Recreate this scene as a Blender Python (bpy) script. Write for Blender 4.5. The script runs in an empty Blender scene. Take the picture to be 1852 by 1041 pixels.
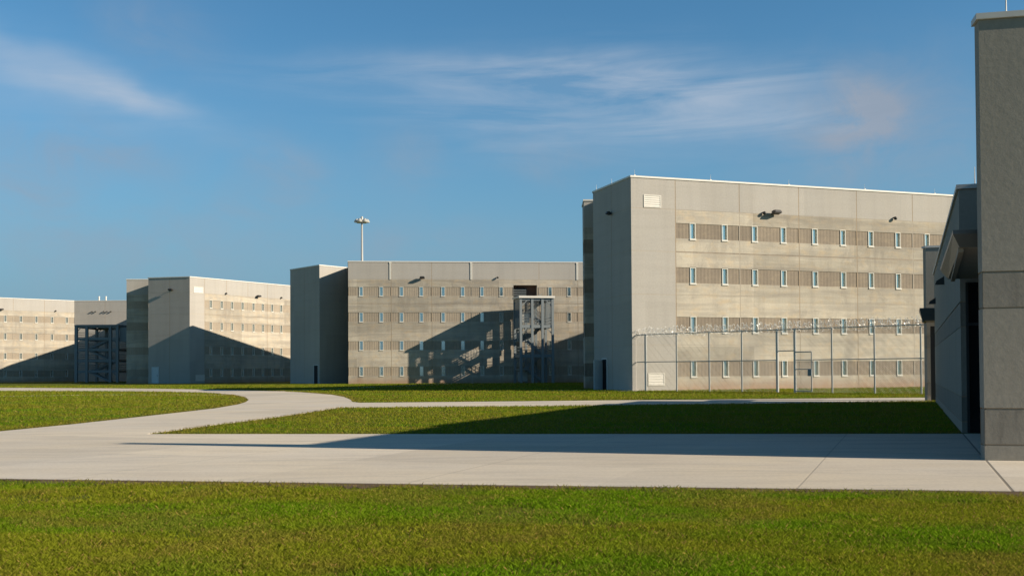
import bpy, bmesh, math, random
import numpy as np
from mathutils import Vector, Matrix
from mathutils.geometry import tessellate_polygon
random.seed(7); rng = np.random.default_rng(7)
R = math.radians
sc = bpy.context.scene
C = sc.collection

# ------------------------------------------------------------------ camera
F, PX, PY, TH, RHO, HC = 1930.0, 926.0, 632.4, 0.020, 0.006, 1.38
cam = bpy.data.cameras.new('camera'); co = bpy.data.objects.new('camera', cam); C.objects.link(co)
cam.sensor_width = 36; cam.lens = 36*F/1852; cam.shift_y = (PY-520.5)/1852; cam.clip_end = 9000; cam.clip_start = .1
fw = Vector((0, math.cos(TH), math.sin(TH))); up0 = Vector((0, -math.sin(TH), math.cos(TH))); r0 = Vector((1, 0, 0))
Rv = (r0 - RHO*up0).normalized(); Uv = (up0 + RHO*r0).normalized()
m = Matrix.Identity(4)
for i in range(3): m[i][0] = Rv[i]; m[i][1] = Uv[i]; m[i][2] = -fw[i]
m[2][3] = HC
co.matrix_world = m
sc.camera = co

def ray(px, py): return Rv*(px-PX) + Uv*(PY-py) + fw*F
def gp(px, py):                       # point of the flat ground seen at a photo position
    d = ray(px, py); t = -HC/d.z
    return (d.x*t, d.y*t)
def tp(px, T, H=14.5):                # ground point whose 14.5 m wall is T photo pixels high
    D = F*H/T
    return ((px-PX)/F*D, D)
def hit(A, B, px):                    # distance along wall A-B at which photo column px meets it (at eye height)
    d = ray(px, 672 - RHO*(px-PX)); ax, ay = A; ux, uy = B[0]-ax, B[1]-ay
    L = math.hypot(ux, uy); ux /= L; uy /= L
    # A + s u = t d
    det = ux*(-d.y) - uy*(-d.x)
    return ((-ax)*(-d.y) - (-ay)*(-d.x))/det

# ------------------------------------------------------------------ materials
def newmat(name):
    mt = bpy.data.materials.new(name); mt.use_nodes = True
    nt = mt.node_tree; return mt, nt, nt.nodes, nt.links, nt.nodes['Principled BSDF']
class NB:
    def __init__(s, nt): s.nt = nt; s.n = nt.nodes; s.l = nt.links
    def new(s, t, **k):
        o = s.n.new(t)
        for a, b in k.items(): setattr(o, a, b)
        return o
    def put(s, sock, v):
        if isinstance(v, bpy.types.NodeSocket): s.l.new(v, sock)
        else: sock.default_value = v
    def math(s, op, a, b=0.0, clamp=False):
        o = s.new('ShaderNodeMath', operation=op, use_clamp=clamp); s.put(o.inputs[0], a); s.put(o.inputs[1], b); return o.outputs[0]
    def coord(s, kind='Object', scale=(1, 1, 1), loc=(0, 0, 0), rot=(0, 0, 0)):
        t = s.new('ShaderNodeTexCoord'); mp = s.new('ShaderNodeMapping'); s.l.new(t.outputs[kind], mp.inputs[0])
        mp.inputs['Scale'].default_value = scale; mp.inputs['Location'].default_value = loc; mp.inputs['Rotation'].default_value = rot
        return mp.outputs[0]
    def noise(s, vec, scale, detail=4, rough=.55, dist=0.0):
        o = s.new('ShaderNodeTexNoise'); s.put(o.inputs['Vector'], vec); o.inputs['Scale'].default_value = scale
        o.inputs['Detail'].default_value = detail; o.inputs['Roughness'].default_value = rough; o.inputs['Distortion'].default_value = dist
        return o.outputs['Fac']
    def rng(s, v, a, b, c=0.0, d=1.0):
        o = s.new('ShaderNodeMapRange'); s.put(o.inputs[0], v)
        for i, q in enumerate((a, b, c, d)): o.inputs[i+1].default_value = q
        return o.outputs[0]
    def mix(s, f, a, b, blend='MIX'):
        o = s.new('ShaderNodeMix', data_type='RGBA', blend_type=blend); s.put(o.inputs[0], f)
        for i, v in ((6, a), (7, b)):
            if isinstance(v, (tuple, list)): v = (*v[:3], 1)
            s.put(o.inputs[i], v)
        return o.outputs[2]
    def bump(s, h, strength=.3, dist=.02):
        o = s.new('ShaderNodeBump'); s.l.new(h, o.inputs['Height']); o.inputs['Strength'].default_value = strength; o.inputs['Distance'].default_value = dist
        return o.outputs[0]

def concrete(name, base, dark, warm, strata=.5, streak=.5, panel=.1, ribs=0.0, soil=0.0, pw=4.25, ph=3.1, blotch=.5, mottle=0.0, skf=1.3):
    mt, nt, n, l, bs = newmat(name); B = NB(nt)
    bl = B.rng(B.noise(B.coord(), .45, 6, .6), .35, .68)
    st = B.rng(B.noise(B.coord(scale=(.14, .14, 1.5)), 1.0, 6, .65, .5), .42, .62)
    sk = B.rng(B.noise(B.coord(scale=(skf, skf, .1*skf)), 1.0, 5, .6), .45, .75)
    bl2 = B.rng(B.noise(B.coord(scale=(.7, .7, 1.3), loc=(3, 8, 1)), 1.5, 5, .6, .5), .5, .72)
    fine = B.noise(B.coord(), 9, 4, .7)
    col = B.mix(B.math('MULTIPLY', bl, blotch), base, warm)
    col = B.mix(B.math('MULTIPLY', st, strata), col, dark)
    if mottle: col = B.mix(B.math('MULTIPLY', B.rng(B.noise(B.coord(scale=(1, 1, .7), loc=(5, 2, 7)), .55, 7, .7, .8), .52, .62), mottle*.7), col, dark)
    if mottle: col = B.mix(B.math('MULTIPLY', bl2, mottle), col, (.50, .40, .27))
    col = B.mix(B.math('MULTIPLY', sk, streak), col, dark)
    if panel:
        t = B.new('ShaderNodeTexCoord'); sp = B.new('ShaderNodeSeparateXYZ'); l.new(t.outputs['Object'], sp.inputs[0])
        fx = B.math('FLOOR', B.math('DIVIDE', B.math('ADD', sp.outputs[0], 50.), pw)); fz = B.math('FLOOR', B.math('DIVIDE', B.math('ADD', sp.outputs[2], .1), ph))
        oi = B.new('ShaderNodeObjectInfo')
        cb = B.new('ShaderNodeCombineXYZ'); l.new(fx, cb.inputs[0]); l.new(fz, cb.inputs[1]); l.new(oi.outputs['Random'], cb.inputs[2])
        wn = B.new('ShaderNodeTexWhiteNoise', noise_dimensions='3D'); l.new(cb.outputs[0], wn.inputs['Vector'])
        v = B.rng(wn.outputs['Value'], 0, 1, 1-panel, 1+panel*.6)
        col = B.mix(1.0, col, B_val(B, v), 'MULTIPLY')
    fv = B.rng(fine, .3, .7, .92, 1.07)
    col = B.mix(1.0, col, B_val(B, fv), 'MULTIPLY')
    if soil:
        t = B.new('ShaderNodeTexCoord'); sp = B.new('ShaderNodeSeparateXYZ'); l.new(t.outputs['Object'], sp.inputs[0])
        z = B.math('ADD', sp.outputs[2], B.math('MULTIPLY', B.noise(B.coord(scale=(1, 1, .3)), 1.2, 4), -1.0))
        col = B.mix(B.rng(z, -.5, .35, soil, 0), col, (.36, .19, .10))
    l.new(col, bs.inputs['Base Color']); bs.inputs['Roughness'].default_value = .88; bs.inputs['Specular IOR Level'].default_value = .25
    h = fine
    if ribs:
        t = B.new('ShaderNodeTexCoord'); sp = B.new('ShaderNodeSeparateXYZ'); l.new(t.outputs['Object'], sp.inputs[0])
        w = B.math('SINE', B.math('MULTIPLY', sp.outputs[0], 2*math.pi/ribs))
        h = B.math('ADD', B.math('MULTIPLY', w, 1.2), fine)
    l.new(B.bump(h, .28 if ribs else .45, .010), bs.inputs['Normal'])
    return mt
def B_val(B, v):
    cb = B.new('ShaderNodeCombineColor')
    for i in range(3): B.l.new(v, cb.inputs[i])
    return cb.outputs[0]
def plain(name, col, rough=.6, metal=0.0, var=.12, spec=.4, scale=3.0):
    mt, nt, n, l, bs = newmat(name); B = NB(nt)
    f = B.noise(B.coord(), scale, 5, .6)
    l.new(B.mix(f, tuple(c*(1-var) for c in col), tuple(min(1, c*(1+var)) for c in col)), bs.inputs['Base Color'])
    bs.inputs['Roughness'].default_value = rough; bs.inputs['Metallic'].default_value = metal; bs.inputs['Specular IOR Level'].default_value = spec
    return mt

M = {}
M['smooth'] = concrete('smooth_concrete', (.415, .392, .352), (.30, .28, .25), (.43, .395, .34), strata=.15, streak=.3, panel=.05, blotch=.5)
M['aged'] = concrete('weathered_concrete', (.47, .43, .35), (.30, .27, .225), (.53, .465, .36), strata=.7, streak=.5, panel=.19, soil=.6, pw=8.5, ph=1.55, blotch=.75, mottle=.75)
M['rib'] = concrete('ribbed_concrete', (.265, .222, .172), (.19, .16, .128), (.30, .24, .175), strata=.2, streak=.55, panel=.12, ribs=.28, mottle=.25)
M['pale_rib'] = concrete('pale_ribbed_concrete', (.345, .295, .23), (.27, .23, .18), (.40, .33, .24), strata=.3, streak=.5, panel=.10, ribs=.28, mottle=.3)
M['seam'] = concrete('stained_seam', (.30, .255, .20), (.17, .15, .125), (.40, .33, .25), strata=.2, streak=.6, panel=0, blotch=.9)
M['grey_rib'] = concrete('ribbed_concrete_grey', (.235, .22, .187), (.165, .155, .132), (.25, .23, .185), strata=.1, streak=.8, panel=.05, skf=7)
M['grey'] = concrete('grey_concrete', (.28, .263, .223), (.215, .203, .172), (.29, .266, .215), strata=.1, streak=.25, panel=0, blotch=.6)
M['joint'] = concrete('joint_sealant', (.35, .28, .20), (.25, .20, .15), (.40, .29, .19), strata=.2, streak=.3, panel=0)
M['softjoint'] = concrete('pale_joint', (.42, .375, .31), (.30, .26, .22), (.44, .37, .27), strata=.2, streak=.4, panel=0)
M['coping'] = plain('coping_metal', (.70, .67, .60), .5, .0)
M['greycoping'] = plain('grey_coping', (.50, .50, .47), .5, .0)
M['frame'] = plain('white_frame', (.62, .60, .53), .5)
M['steel'] = plain('painted_steel', (.21, .24, .25), .45, .0, .1)
M['galv'] = plain('galvanised_steel', (.46, .46, .43), .5, .15, .12)
M['wire'] = plain('razor_wire', (.66, .66, .63), .35, .3)
M['dark'] = plain('dark_metal', (.03, .03, .03), .5)
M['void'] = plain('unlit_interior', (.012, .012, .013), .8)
M['brown'] = plain('brown_panel', (.16, .085, .055), .7)
M['paint'] = plain('pale_door_paint', (.55, .60, .60), .5)
M['louvre'] = plain('white_louvre', (.62, .59, .52), .5)
M['red'] = plain('red_plastic', (.60, .03, .02), .5)
M['roof'] = plain('roof_membrane', (.55, .54, .50), .9)
M['metalroof'] = plain('canopy_metal', (.11, .122, .125), .4, .1)
M['soffit'] = plain('soffit', (.28, .25, .20), .7)
M['entry_shade'] = plain('entry_shade_gloss', (.006, .008, .010), .12, spec=.5)  # deep shade of the entry recess as a near-black glossy colour
def glassmat():
    mt, nt, n, l, bs = newmat('window_glass'); B = NB(nt)
    bs.inputs['Base Color'].default_value = (.62, .68, .64, 1); bs.inputs['Roughness'].default_value = .10; bs.inputs['Metallic'].default_value = .75
    return mt
M['glass'] = glassmat()

def paving():
    mt, nt, n, l, bs = newmat('broomed_concrete_paving'); B = NB(nt)
    base = B.mix(B.rng(B.noise(B.coord(), .22, 6, .6), .35, .65), (.69, .60, .46), (.63, .57, .48))
    base = B.mix(B.rng(B.noise(B.coord(scale=(.35, 1.6, 1)), .8, 6, .65), .45, .75, 0, .55), base, (.48, .42, .34))
    base = B.mix(B.rng(B.noise(B.coord(scale=(1.5, .5, 1), loc=(9, 3, 0)), 1.3, 6, .7), .56, .75, 0, .5), base, (.62, .56, .46))
    # slab grid turned with the entrance building
    t = B.new('ShaderNodeTexCoord'); mp = B.new('ShaderNodeMapping'); l.new(t.outputs['Object'], mp.inputs[0])
    mp.inputs['Rotation'].default_value = (0, 0, R(20.3)); mp.inputs['Location'].default_value = (-1.09, -.3, 0)
    sp = B.new('ShaderNodeSeparateXYZ'); l.new(mp.outputs[0], sp.inputs[0])
    def line(c, step, w):
        a = B.math('ABSOLUTE', B.math('SUBTRACT', B.math('FRACT', B.math('DIVIDE', c, step)), .5))
        return B.rng(a, .5-w/step, .5-w*.5/step)
    j = B.math('MAXIMUM', B.math('MULTIPLY', line(sp.outputs[0], 60.0, .022), 1.5), B.math('MULTIPLY', B.math('MAXIMUM', line(B.math('ADD', sp.outputs[0], 2.3), 4.6, .016), line(B.math('ADD', sp.outputs[1], 1.1), 3.9, .016)), .6))
    cb = B.new('ShaderNodeCombineXYZ')
    l.new(B.math('FLOOR', B.math('DIVIDE', sp.outputs[0], 4.6)), cb.inputs[0]); l.new(B.math('FLOOR', B.math('DIVIDE', B.math('ADD', sp.outputs[1], 1.1), 3.9)), cb.inputs[1])
    wn = B.new('ShaderNodeTexWhiteNoise', noise_dimensions='3D'); l.new(cb.outputs[0], wn.inputs['Vector'])
    base = B.mix(1.0, base, B_val(B, B.rng(wn.outputs['Value'], 0, 1, .87, 1.05)), 'MULTIPLY')
    base = B.mix(B.rng(B.noise(B.coord(scale=(.5, 2.2, 1), loc=(2, 9, 0), rot=(0, 0, -.1)), .9, 8, .72, .4), .52, .68, 0, .5), base, (.40, .36, .31))
    fine = B.noise(B.coord(), 22, 4, .7)
    base = B.mix(1.0, base, B_val(B, B.rng(fine, .3, .7, .90, 1.08)), 'MULTIPLY')
    cr = B.rng(B.noise(B.coord(loc=(4, 4, 0)), .6, 8, .75), .493, .5); cr2 = B.rng(B.noise(B.coord(loc=(4, 4, 0)), .6, 8, .75), .5, .507, 1, 0)
    col = B.mix(B.math('MULTIPLY', j, .5), base, (.12, .10, .08))
    l.new(col, bs.inputs['Base Color']); bs.inputs['Roughness'].default_value = .8; bs.inputs['Specular IOR Level'].default_value = .3
    l.new(B.bump(B.math('SUBTRACT', fine, j), .3, .01), bs.inputs['Normal'])
    return mt
M['paving'] = paving()

def lawnmat():
    mt, nt, n, l, bs = newmat('lawn_ground'); B = NB(nt)
    g1 = B.rng(B.noise(B.coord(scale=(.6, 1, 1)), .35, 7, .65), .38, .62)
    g2 = B.rng(B.noise(B.coord(loc=(7, 1, 0)), 1.6, 7, .7), .5, .72)
    g3 = B.noise(B.coord(), 14, 5, .75)
    col = B.mix(g1, (.085, .135, .008), (.145, .135, .013))
    col = B.mix(B.math('MULTIPLY', g2, .5), col, (.15, .095, .040))
    col = B.mix(1.0, col, B_val(B, B.rng(g3, .25, .75, .6, 1.4)), 'MULTIPLY')
    l.new(col, bs.inputs['Base Color']); bs.inputs['Roughness'].default_value = .95; bs.inputs['Specular IOR Level'].default_value = .1
    l.new(B.bump(g3, 1.0, .06), bs.inputs['Normal'])
    return mt
M['lawn'] = lawnmat()
def soilmat():
    mt, nt, n, l, bs = newmat('bare_soil'); B = NB(nt)
    g = B.noise(B.coord(), 7, 7, .7)
    l.new(B.mix(B.rng(g, .35, .65), (.075, .038, .018), (.13, .085, .03)), bs.inputs['Base Color'])
    bs.inputs['Roughness'].default_value = 1; l.new(B.bump(g, .8, .03), bs.inputs['Normal'])
    return mt
M['soil'] = soilmat()
def blademat():
    mt, nt, n, l, bs = newmat('grass_blades'); B = NB(nt)
    a = B.new('ShaderNodeAttribute', attribute_name='blade_colour')
    d = B.new('ShaderNodeBsdfDiffuse'); t = B.new('ShaderNodeBsdfTranslucent'); mx = B.new('ShaderNodeMixShader')
    l.new(a.outputs['Color'], d.inputs['Color']); l.new(a.outputs['Color'], t.inputs['Color'])
    mx.inputs[0].default_value = .35; l.new(d.outputs[0], mx.inputs[1]); l.new(t.outputs[0], mx.inputs[2])
    l.new(mx.outputs[0], n['Material Output'].inputs['Surface'])
    return mt
M['blade'] = blademat()

# ------------------------------------------------------------------ object helpers
def obj(name, mesh, parent=None, loc=(0, 0, 0), rz=0.0):
    o = bpy.data.objects.new(name, mesh); C.objects.link(o)
    o.location = loc; o.rotation_euler = (0, 0, rz)
    if parent: o.parent = parent
    return o
def tag(o, label=None, cat=None, group=None, kind=None):
    for k, v in (('label', label), ('category', cat), ('group', group), ('kind', kind)):
        if v: o[k] = v
    return o
def thing(name, label, cat, loc=(0, 0, 0), rz=0.0, group=None):
    return tag(obj(name, None, None, loc, rz), label, cat, group)
def tomesh(name, bm, mats, smooth=False):
    me = bpy.data.meshes.new(name)
    bmesh.ops.recalc_face_normals(bm, faces=bm.faces[:]) if bm.faces else None
    bm.to_mesh(me); bm.free()
    for k in mats: me.materials.append(M[k])
    if smooth:
        for p in me.polygons: p.use_smooth = True
    return me
def bx(bm, x0, y0, z0, x1, y1, z1, mi=0):
    v = [bm.verts.new(p) for p in ((x0, y0, z0), (x1, y0, z0), (x1, y1, z0), (x0, y1, z0), (x0, y0, z1), (x1, y0, z1), (x1, y1, z1), (x0, y1, z1))]
    for q in ((0, 3, 2, 1), (4, 5, 6, 7), (0, 1, 5, 4), (1, 2, 6, 5), (2, 3, 7, 6), (3, 0, 4, 7)):
        f = bm.faces.new([v[i] for i in q]); f.material_index = mi
def bar(bm, a, b, r, n=6, r2=None, mi=0, cap=True):
    a = Vector(a); b = Vector(b); d = (b-a).normalized(); r2 = r if r2 is None else r2
    p = d.orthogonal().normalized(); q = d.cross(p)
    if n == 4 and abs(d.z) > .99: p = Vector((1, 0, 0)); q = Vector((0, 1, 0)); p, q = (p+q).normalized(), (q-p).normalized()
    ra = [bm.verts.new(a+(p*math.cos(t)+q*math.sin(t))*r) for t in [2*math.pi*k/n for k in range(n)]]
    rb = [bm.verts.new(b+(p*math.cos(t)+q*math.sin(t))*r2) for t in [2*math.pi*k/n for k in range(n)]]
    for k in range(n):
        f = bm.faces.new((ra[k], ra[(k+1) % n], rb[(k+1) % n], rb[k])); f.material_index = mi
    if cap:
        bm.faces.new(ra[::-1]).material_index = mi; bm.faces.new(rb).material_index = mi
def prism(bm, pts, z0, z1, mi=0):
    lo = [bm.verts.new((x, y, z0)) for x, y in pts]; hi = [bm.verts.new((x, y, z1)) for x, y in pts]
    n = len(pts); bm.faces.new(hi).material_index = mi; bm.faces.new(lo[::-1]).material_index = mi
    for i in range(n): bm.faces.new((lo[i], lo[(i+1) % n], hi[(i+1) % n], hi[i])).material_index = mi
def beam(bm, a, b, w, h):            # rectangular section member
    a = Vector(a); b = Vector(b); d = (b-a).normalized()
    s = Vector((0, 0, 1)).cross(d)
    if s.length < .01: s = Vector((1, 0, 0))
    s.normalize(); t = d.cross(s)
    va = [bm.verts.new(a+s*i*w/2+t*j*h/2) for i, j in ((-1, -1), (1, -1), (1, 1), (-1, 1))]
    vb = [bm.verts.new(b+s*i*w/2+t*j*h/2) for i, j in ((-1, -1), (1, -1), (1, 1), (-1, 1))]
    for k in range(4): bm.faces.new((va[k], va[(k+1) % 4], vb[(k+1) % 4], vb[k]))
    bm.faces.new(va[::-1]); bm.faces.new(vb)

# ------------------------------------------------------------------ facades
ROWS = [(10.45, 11.5), (7.38, 8.46), (4.0, 5.05), (.95, 1.97)]
WZ = [(a-.05, b+.04) for a, b in ROWS]
WW = .46
JZ = [12.42, 9.51, 6.56, 3.12]

def relief(name, L, H, cellfn, xb, zb, mats, z0=0.0):
    """front of a wall: a grid of cells each at its own depth (metres into the wall); cellfn(x,z) -> (depth, material) or None for a hole"""
    xs = sorted({round(min(max(x, 0), L), 4) for x in list(xb)+[0, L]}); zs = sorted({round(min(max(z, z0), H), 4) for z in list(zb)+[z0, H]})
    bm = bmesh.new(); vd = {}
    def V(x, d, z):
        k = (x, round(d, 4), z)
        if k not in vd: vd[k] = bm.verts.new((x, d, z))
        return vd[k]
    cells = [[cellfn((xs[i]+xs[i+1])/2, (zs[j]+zs[j+1])/2) for j in range(len(zs)-1)] for i in range(len(xs)-1)]
    HOLE = .30
    def dep(i, j): return cells[i][j][0] if cells[i][j] else HOLE
    def quad(a, mi):
        try: bm.faces.new(a).material_index = mi
        except ValueError: pass
    for i in range(len(xs)-1):
        for j in range(len(zs)-1):
            x0, x1, a, b = xs[i], xs[i+1], zs[j], zs[j+1]; d = dep(i, j)
            if cells[i][j]: quad((V(x0, d, a), V(x1, d, a), V(x1, d, b), V(x0, d, b)), cells[i][j][1])
            if i+1 < len(xs)-1 and abs(dep(i+1, j)-d) > 1e-5:
                e = dep(i+1, j); mi = (cells[i][j] if d < e else cells[i+1][j])[1]
                quad((V(x1, d, a), V(x1, e, a), V(x1, e, b), V(x1, d, b)), mi)
            if j+1 < len(zs)-1 and abs(dep(i, j+1)-d) > 1e-5:
                e = dep(i, j+1); mi = (cells[i][j] if d < e else cells[i][j+1])[1]
                quad((V(x0, d, b), V(x1, d, b), V(x1, e, b), V(x0, e, b)), mi)
    me = bpy.data.meshes.new(name)
    bm.to_mesh(me); bm.free()
    for k in mats: me.materials.append(M[k])
    return me
WALLM = ['smooth', 'aged', 'rib', 'joint', 'softjoint', 'grey_rib', 'frame', 'void', 'brown', 'grey', 'pale_rib', 'seam']

def win_meshes():
    h = 1.14
    bm = bmesh.new(); w = WW/2; t = .045; y0, y1 = -.012, .17
    # ring with sill
    bx(bm, -w, y0, 0, -w+t, y1, h); bx(bm, w-t, y0, 0, w, y1, h)
    bx(bm, -w+t, y0, h-t, w-t, y1, h); bx(bm, -w+t, y0, 0, w-t, y1, .07)
    bx(bm, -w-.02, -.06, -.05, w+.02, y0, .045)
    fr = tomesh('window_frame', bm, ['frame'])
    bm = bmesh.new(); bx(bm, -w+t, .13, .07, w-t, .16, h-t); gl = tomesh('window_glass', bm, ['glass'])
    bm = bmesh.new(); bx(bm, -.012, .10, .07, .012, .13, h-t); mu = tomesh('window_bar', bm, ['frame'])
    return fr, gl, mu
WFR, WGL, WMU = win_meshes()
def window(parent, s, z):
    f = obj('window', WFR, parent, (s, 0, z)); obj('pane', WGL, f); return f

def facade(root, A, B, H, aged=None, wins=(), vj=(), hj=JZ, base=True, skip=None, hole=None, rib=2):
    """wall from A to B (interior on the left walking A->B)"""
    L = math.hypot(B[0]-A[0], B[1]-A[1]); ang = math.atan2(B[1]-A[1], B[0]-A[0])
    a0, a1 = aged if aged else (1e9, 1e9)
    xb = []; zb = []
    J = .03
    for x in vj: xb += [x-J, x+J]
    for z in hj: zb += [z-.02, z+.02]
    xb += [a0, a1] if aged else []
    for z0, z1 in ROWS: zb += [z0, z1]
    for z0, z1 in WZ: zb += [z0, z1]
    for s in wins: xb += [s-WW/2, s+WW/2]
    if aged: zb += [12.42]
    if hole: xb += [hole[0], hole[1]]; zb += [hole[2], hole[3]]
    rib_end = (a0, a1)
    for z in (9.47, 9.56): zb.append(z)
    def cell(x, z):
        if hole and hole[0] < x < hole[1] and hole[2] < z < hole[3]: return None
        for s in wins:
            if abs(x-s) < WW/2:
                for k, (z0, z1) in enumerate(WZ):
                    if z0 < z < z1 and not (skip and skip(s, k)): return None
        v = any(abs(x-q) < J for q in vj); hh = any(abs(z-q) < .02 for q in hj)
        inside = a0 < x < a1 and z < 12.42
        if v: return (.006, 3 if not inside or int(x*7) % 2 else 4)
        if inside:
            for z0, z1 in ROWS:
                if z0 < z < z1: return (.035, 2 if rib == 2 and 'P1' in globals() and root is b3 else 10)
            if 9.47 < z < 9.56: return (.012, 11)
            if hh: return (.01, 4)
            return (0, 1)
        if hh: return (.006, 4)
        return (0, 0)
    me = relief('wall', L, H, cell, xb, zb, WALLM)
    w = obj('wall', me, root, (A[0]-root.location.x, A[1]-root.location.y, 0), ang)
    out = []
    for s in wins:
        for k, (z0, z1) in enumerate(WZ):
            if skip and skip(s, k): continue
            window(w, s, z0)
    return w

def wallside(root, A, B):            # helper frame on a wall for fittings: returns (origin local, angle)
    return (A[0]-root.location.x, A[1]-root.location.y), math.atan2(B[1]-A[1], B[0]-A[0])
def fit(root, name, me, A, B, s, z, off=0.0):
    (ax, ay), an = wallside(root, A, B)
    x = ax+math.cos(an)*s+math.sin(an)*off; y = ay+math.sin(an)*s-math.cos(an)*off
    return obj(name, me, root, (x, y, z), an)

def offset(pts, d):                  # positive = outwards for counter-clockwise polygons
    n = len(pts); out = []
    for i in range(n):
        p0, p1, p2 = Vector(pts[i-1]), Vector(pts[i]), Vector(pts[(i+1) % n])
        e1 = (p1-p0).normalized(); e2 = (p2-p1).normalized()
        n1 = Vector((e1.y, -e1.x)); n2 = Vector((e2.y, -e2.x))
        k = n1+n2; k = k/max(k.length_squared, .2)*2*.5*2 if k.length > .1 else n1
        q = (n1+n2); q = q/(1+n1.dot(n2)) if (1+n1.dot(n2)) > .15 else n1
        out.append((p1.x+q.x*d, p1.y+q.y*d))
    return out
def crown(root, pts, H, thick=.12, key='coping', over=.06):
    x0, y0 = root.location.x, root.location.y
    P = [(x-x0, y-y0) for x, y in pts]
    o = offset(P, over); i = offset(P, -.35); n = len(P)
    bm = bmesh.new(); v = []
    for ring, z in ((o, H-.02), (o, H-.02+thick), (i, H-.02+thick), (i, H-.3)):
        v.append([bm.verts.new((x, y, z)) for x, y in ring])
    inn = [bm.verts.new((x, y, H-.02)) for x, y in offset(P, -.02)]
    for k in range(n):
        q = (k+1) % n
        for a, b in ((0, 1), (1, 2), (2, 3)): bm.faces.new((v[a][k], v[a][q], v[b][q], v[b][k]))
        bm.faces.new((inn[k], inn[q], v[0][q], v[0][k]))
    obj('coping', tomesh('coping', bm, [key]), root)
    bm = bmesh.new(); q = offset(P, -.3); v = [bm.verts.new((x, y, H-.28)) for x, y in q]
    for t in tessellate_polygon([[Vector((x, y, 0)) for x, y in q]]): bm.faces.new([v[i] for i in t])
    obj('roof', tomesh('roof', bm, ['roof']), root)

def louvre_mesh(w, h, n):
    bm = bmesh.new()
    t = .07
    bx(bm, 0, -.04, 0, w, .0, t); bx(bm, 0, -.04, h-t, w, .0, h); bx(bm, 0, -.04, t, t, .0, h-t); bx(bm, w-t, -.04, t, w, .0, h-t)
    for k in range(n):
        z = t+(h-2*t)*(k+.1)/n; dz = (h-2*t)/n
        v = [bm.verts.new(p) for p in ((t, -.035, z), (w-t, -.035, z), (w-t, -.01, z+dz*.75), (t, -.01, z+dz*.75))]; bm.faces.new(v)
    bx(bm, t, -.008, t, w-t, -.004, h-t)
    return tomesh('louvre_vent', bm, ['louvre'])
def flood_meshes():
    bm = bmesh.new()                 # wedge-shaped flood head standing 0.7 m off the wall on an arm
    pts = [(-.32, -.68, .06), (.32, -.68, .06), (.32, -.16, -.04), (-.32, -.16, -.04), (-.24, -.60, .26), (.24, -.60, .26), (.24, -.22, .26), (-.24, -.22, .26)]
    v = [bm.verts.new(p) for p in pts]
    for q in ((0, 3, 2, 1), (4, 5, 6, 7), (0, 1, 5, 4), (1, 2, 6, 5), (2, 3, 7, 6), (3, 0, 4, 7)): bm.faces.new([v[i] for i in q])
    bmesh.ops.bevel(bm, geom=bm.edges[:], offset=.03, segments=2, affect='EDGES')
    head = tomesh('floodlight', bm, ['dark'])
    bm = bmesh.new(); bar(bm, (0, 0, .12), (0, -.25, .14), .035, 8); bx(bm, -.10, -.04, .0, .10, 0, .26)
    arm = tomesh('bracket', bm, ['dark'])
    return head, arm
FH, FA = flood_meshes()
def floodlight(root, A, B, s, z):
    o = fit(root, 'floodlight', FH, A, B, s, z); obj('bracket', FA, o); return o
def dome_mesh():
    bm = bmesh.new(); bmesh.ops.create_uvsphere(bm, u_segments=12, v_segments=8, radius=.13)
    for v in bm.verts: v.co.y -= .2; v.co.z *= .9
    bar(bm, (0, 0, .08), (0, -.2, .1), .05, 8)
    return tomesh('security_camera', bm, ['dark'], True)
DOME = dome_mesh()
def rod_mesh(h=.38):
    bm = bmesh.new(); bar(bm, (0, 0, 0), (0, 0, h), .012, 6, .006); bx(bm, -.06, -.06, -.02, .06, .06, .03)
    return tomesh('lightning_rod', bm, ['coping'])
ROD = rod_mesh()
def rods(root, A, B, ss, z=14.64, off=-.12):
    for s in ss: fit(root, 'lightning_rod', ROD, A, B, s, z, off)

# ================================================================= BUILDING with the near gable (front right)
H = 14.5
P1 = tp(1143.5, 388); P0 = tp(1074.5, 356.5)
ang3 = R(19.3)
P2 = (P1[0]+31*math.cos(ang3), P1[1]+31*math.sin(ang3))
Q0 = (5.62, 82.2); Q0b = (6.7, 82.2)
b3 = thing('cell_block', 'largest and nearest pale concrete cell block, behind the razor wire fence', 'building', (P1[0], P1[1], 0))
s = lambda px: hit(P1, P2, px)
poly3 = [P1, P2, (36.0, 118.0), (31.0, 128.0), (25.5, 120.0), (20.5, 102.0), (13.5, 86.0), (Q0[0]+.1, 85.4), Q0, (6.9, 82.2), P0]
w3 = [s(p) for p in (1255, 1313, 1367.5, 1419.5, 1476.5, 1527.5, 1578, 1627, 1680, 1729)]
w3.append(w3[-1]+w3[-2]-w3[-3])
vj3 = [s(p) for p in (1224, 1340, 1447.8, 1552.6, 1654)]
vj3.append(vj3[-1]*2-vj3[-2])
WA = facade(b3, P1, P2, H, aged=(vj3[0], 31), wins=w3, vj=vj3)
for i in range(1, len(poly3)):
    A, B = poly3[i], poly3[(i+1) % len(poly3)]
    L = math.hypot(B[0]-A[0], B[1]-A[1])
    ag = (0, L) if (i not in (9, 10)) and L > 1 else None
    facade(b3, A, B, H, aged=(0, L) if i in (7, 8) else ag, vj=[L*.5] if i == 10 else [], hj=JZ)
crown(b3, poly3, H)
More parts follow.
